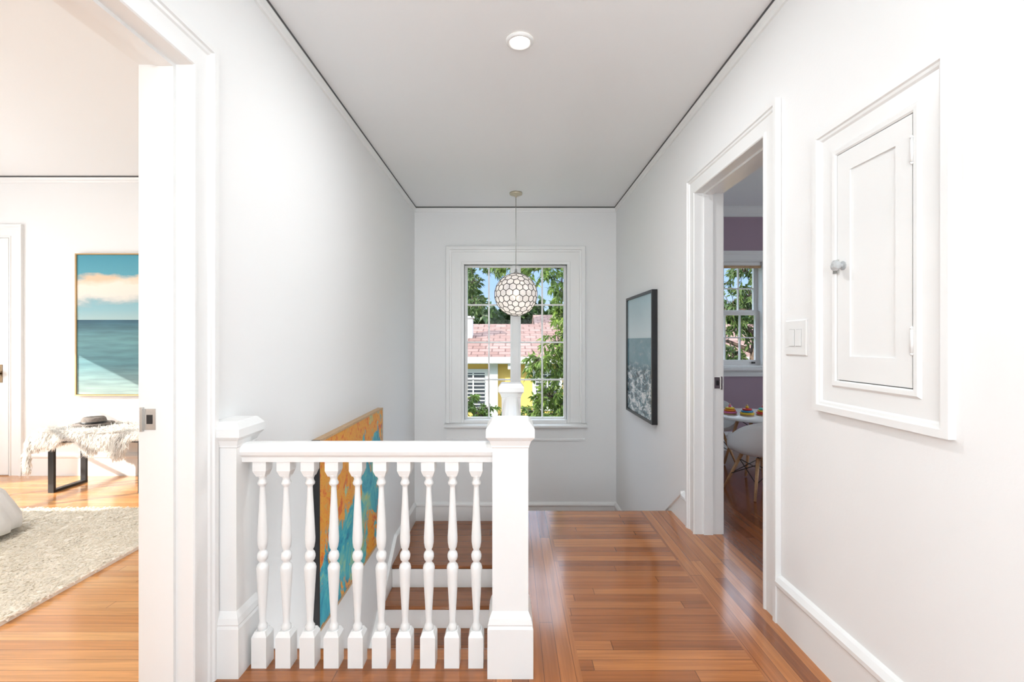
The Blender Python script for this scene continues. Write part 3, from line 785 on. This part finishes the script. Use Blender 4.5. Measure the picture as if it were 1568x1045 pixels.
def tree(name, trunk, clusters, n_twigs, leaves, L, W, km='leaf', seed=1, tr=.09, hang=.5, br=.008):
    random.seed(seed); b = MB(); trunk = [Vector(p) for p in trunk]
    b.tube(trunk, tr, 'bark', tr*.35, 8)
    for c, rad in clusters:
        c = Vector(c)
        tp = min([trunk[i].lerp(trunk[i+1], k/6) for i in range(len(trunk)-1) for k in range(7)], key=lambda p: (p-c).length+max(0, p.z-c.z)*.8)
        mid = tp.lerp(c, .5)+Vector((random.uniform(-.1, .1), random.uniform(-.1, .1), .1))
        b.tube([tp, mid, c], tr*.3, 'bark', br*1.3, 6)
        for _ in range(n_twigs):
            d = Vector([random.gauss(0, 1) for _ in range(3)]).normalized()*random.uniform(.35, 1)
            e = c+Vector((d.x*rad[0], d.y*rad[1], d.z*rad[2])); s = c.lerp(mid, random.random()*.5)
            m = s.lerp(e, .5)+Vector((0, 0, .06)); b.tube([s, m, e], br, 'bark', br*.3, 4)
            dirn = (e-m).normalized()
            for k in range(leaves):
                p = m.lerp(e, random.uniform(.2, 1.05)); q = Vector([random.gauss(0, .8) for _ in range(3)])
                a = (dirn+q+Vector((0, 0, -hang))).normalized(); l = L*random.uniform(.6, 1.2)
                sd = a.cross(Vector([random.gauss(0, 1) for _ in range(3)])).normalized()*W*random.uniform(.7, 1.2)
                up = a.cross(sd).normalized()*W*.3
                mid_ = p+a*l*.45; tip = p+a*l+Vector((0, 0, -l*.12))
                b.add([p, mid_+sd+up, tip, mid_-sd+up, mid_], [(0, 1, 4), (1, 2, 4), (0, 4, 3), (4, 2, 3)], km)
    return b.obj(name, recalc=False)
tree('garden_tree', [(1.35, 8.3, -3.3), (1.25, 8.2, -1), (1.1, 8.1, .6), (1.0, 8.1, 2.0), (.95, 8.1, 3.2)],
     [((.45, 7.9, 2.4), (.5, .5, .35)), ((.85, 7.9, 2.1), (.45, .4, .4)), ((.90, 7.9, 1.65), (.35, .4, .35)), ((.75, 7.9, 1.15), (.3, .4, .35)),
      ((.80, 7.9, .7), (.35, .4, .35)), ((.42, 7.7, .80), (.28, .3, .25)), ((.6, 7.8, .25), (.35, .4, .25)), ((.90, 7.9, .15), (.35, .4, .3)), ((.35, 7.9, -.1), (.35, .4, .25)),
      ((.6, 7.6, -.15), (.4, .4, .25)), ((-.05, 7.9, 2.5), (.35, .4, .15)), ((1.4, 7.9, 1.4), (.35, .4, .9)), ((1.5, 7.9, 0), (.35, .4, .6))],
     28, 16, .13, .019, seed=11)
tree('garden_tree', [(-1.5, 9.0, -3.3), (-1.4, 9.0, 0), (-1.3, 9, 2.2), (-1.2, 9, 3.2)],
     [((-.75, 9, 2.3), (.22, .4, .35)), ((-.65, 9, 1.9), (.22, .4, .25)), ((-.3, 9, 2.6), (.4, .4, .2)), ((-1.4, 9, 1.9), (.5, .5, .6))], 26, 16, .11, .016, 'leafm', seed=5)
tree('shrub', [(-.6, 7, -3.3), (-.6, 7, -1), (-.55, 7, .1)],
     [((-.70, 7, .20), (.28, .3, .28)), ((-.45, 7, .08), (.3, .3, .25)), ((-.2, 7, -.05), (.3, .3, .2)), ((.1, 7, -.12), (.25, .3, .18)), ((-.9, 7, -.3), (.4, .4, .3))], 30, 20, .08, .018, seed=8)
tree('garden_tree', [(3.75, 7.6, -3.3), (3.85, 7.6, 0), (4.0, 7.6, 1.5), (4.1, 7.6, 3.4)],
     [((3.7, 7.6, 2.3), (.4, .4, .4)), ((3.45, 7.6, 1.7), (.3, .4, .4)), ((4.1, 7.6, 1.6), (.3, .4, .5)), ((3.6, 7.6, .9), (.25, .4, .3)), ((4.1, 7.6, .7), (.3, .4, .4)), ((3.2, 7.6, 1.2), (.3, .4, .8)), ((3.75, 7.6, 1.4), (.3, .4, .4)), ((3.8, 7.6, 1.9), (.3, .4, .4))],
     24, 16, .12, .019, 'leafm', seed=21, tr=.15)
random.seed(4)
cl = []
for i in range(34):
    x = -18+i*1.5+random.uniform(-.5, .5)
    cl.append(((x, 37+random.uniform(-2, 2), 2.6+random.uniform(-.7, 1.0)), (1.7, 1.5, 2.0)))
tree('tree_line', [(-14, 39, -3.3), (0, 39, 0), (14, 39, 0), (30, 39, -3)], cl, 60, 13, .6, .2, 'leafd', seed=2, tr=.3, br=.03)
tree('conifer_tree', [(-2.6, 24, -3.3), (-2.5, 24, 1), (-2.5, 24, 5.2)],
     [((-2.4, 24, 1.8+i*.6), (.95-.12*i, .8, .45)) for i in range(6)], 45, 14, .32, .05, 'leafd', seed=9, tr=.2, br=.02)

# ------------------------------------------------------------ lights
w = bpy.data.worlds.new('World'); sc.world = w; w.use_nodes = True
nt = w.node_tree; bg = nt.nodes['Background']
tc = nt.nodes.new('ShaderNodeTexCoord'); sp = nt.nodes.new('ShaderNodeSeparateXYZ'); nt.links.new(tc.outputs['Generated'], sp.inputs[0])
c = ramp(nt, sp.outputs[2], [(0, (.66, .80, 1)), (.12, (.42, .64, 1)), (.20, (.42, .64, 1)), (.5, (.72, .85, 1))])
st_ = ramp(nt, sp.outputs[2], [(.20, (.2, .2, .2)), (.5, (.7, .7, .7))])
nt.links.new(c, bg.inputs['Color']); nt.links.new(math_node(nt, 'MULTIPLY', st_, 6.0), bg.inputs['Strength'])
def sun(d, e):
    l = bpy.data.lights.new('sun', 'SUN'); l.energy = e; l.angle = .009; l.color = (1, .94, .84)
    o = bpy.data.objects.new('sun', l); o.rotation_euler = Vector(d).to_track_quat('-Z', 'Y').to_euler(); sc.collection.objects.link(o)
sun((1, .55, -.5), 9.0)
def area(name, loc, d, sx, sy, e, col=(1, 1, 1), shape='RECTANGLE', spread=180):
    l = bpy.data.lights.new(name, 'AREA'); l.shape = shape; l.size = sx; l.size_y = sy; l.energy = e; l.color = col
    l.spread = math.radians(spread)
    o = bpy.data.objects.new(name, l); o.location = loc; o.rotation_euler = Vector(d).to_track_quat('-Z', 'Y').to_euler(); sc.collection.objects.link(o)
cool = (.88, .965, 1)
area('rear_fill_light', (0, -2.35, 1.4), (0, 1, 0), 1.6, 1.4, 31, cool)  # added fill behind the camera, set in the made-up rear window
area('rear_bounce_fill', (0, -1.3, 1.4), (0, .6, 1), 1.4, 1.4, 44, cool)  # added unseen fill, aimed up to bounce off the ceiling
area('downlight_front', (.038, 2.30, H-.02), (0, 0, -1), .1, .1, 16, (.97, .985, 1), 'DISK')
area('rear_fill_downlight', (.038, -.6, H-.02), (0, 0, -1), .1, .1, 4, (.97, .985, 1), 'DISK')  # added fill under the unseen rear fixture
area('bedroom_window_light', (-5.42, 2.5, 1.25), (1, 0, 0), 1.4, 1.4, 38, (.95, .98, 1))
area('bedroom_front_fill', (-3.2, -1.4, 1.5), (0, 1, 0), 2.0, 1.4, 20, (1, .98, .95))  # added fill from the bedroom front wall, no fixture there
area('bedroom_ceiling_fill', (-3.0, 1.2, H-.12), (0, 0, -1), .4, .4, 34, (1, .97, .92), 'DISK')  # added fill to brighten the bedroom floor and rug
area('kids_side_fill', (4.46, 3.0, 1.4), (-1, 0, 0), 1.5, 1.2, 20, cool)  # added fill at the made-up side window of the kids room
l = bpy.data.lights.new('pendant_bulb', 'POINT'); l.energy = 13; l.shadow_soft_size = .04; l.color = (1, .95, .88)
o = bpy.data.objects.new('pendant_bulb', l); o.location = (PX, PY, PZ-.01); sc.collection.objects.link(o); o.parent = pen
l = bpy.data.lights.new('stairwell_fill', 'POINT'); l.energy = 28; l.shadow_soft_size = .15; l.color = (.97, .985, 1)  # added unseen fill below the floor, brightens the stairwell
o = bpy.data.objects.new('stairwell_fill', l); o.location = (-.5, 1.55, -1.0); sc.collection.objects.link(o)

cam = bpy.data.cameras.new('cam'); cam.sensor_width = 36; cam.lens = 16.53; cam.clip_start = .05; cam.clip_end = 200
co = bpy.data.objects.new('camera', cam); co.location = (0, 0, 1.2); co.rotation_euler = (math.pi/2, 0, 0); sc.collection.objects.link(co)
sc.camera = co
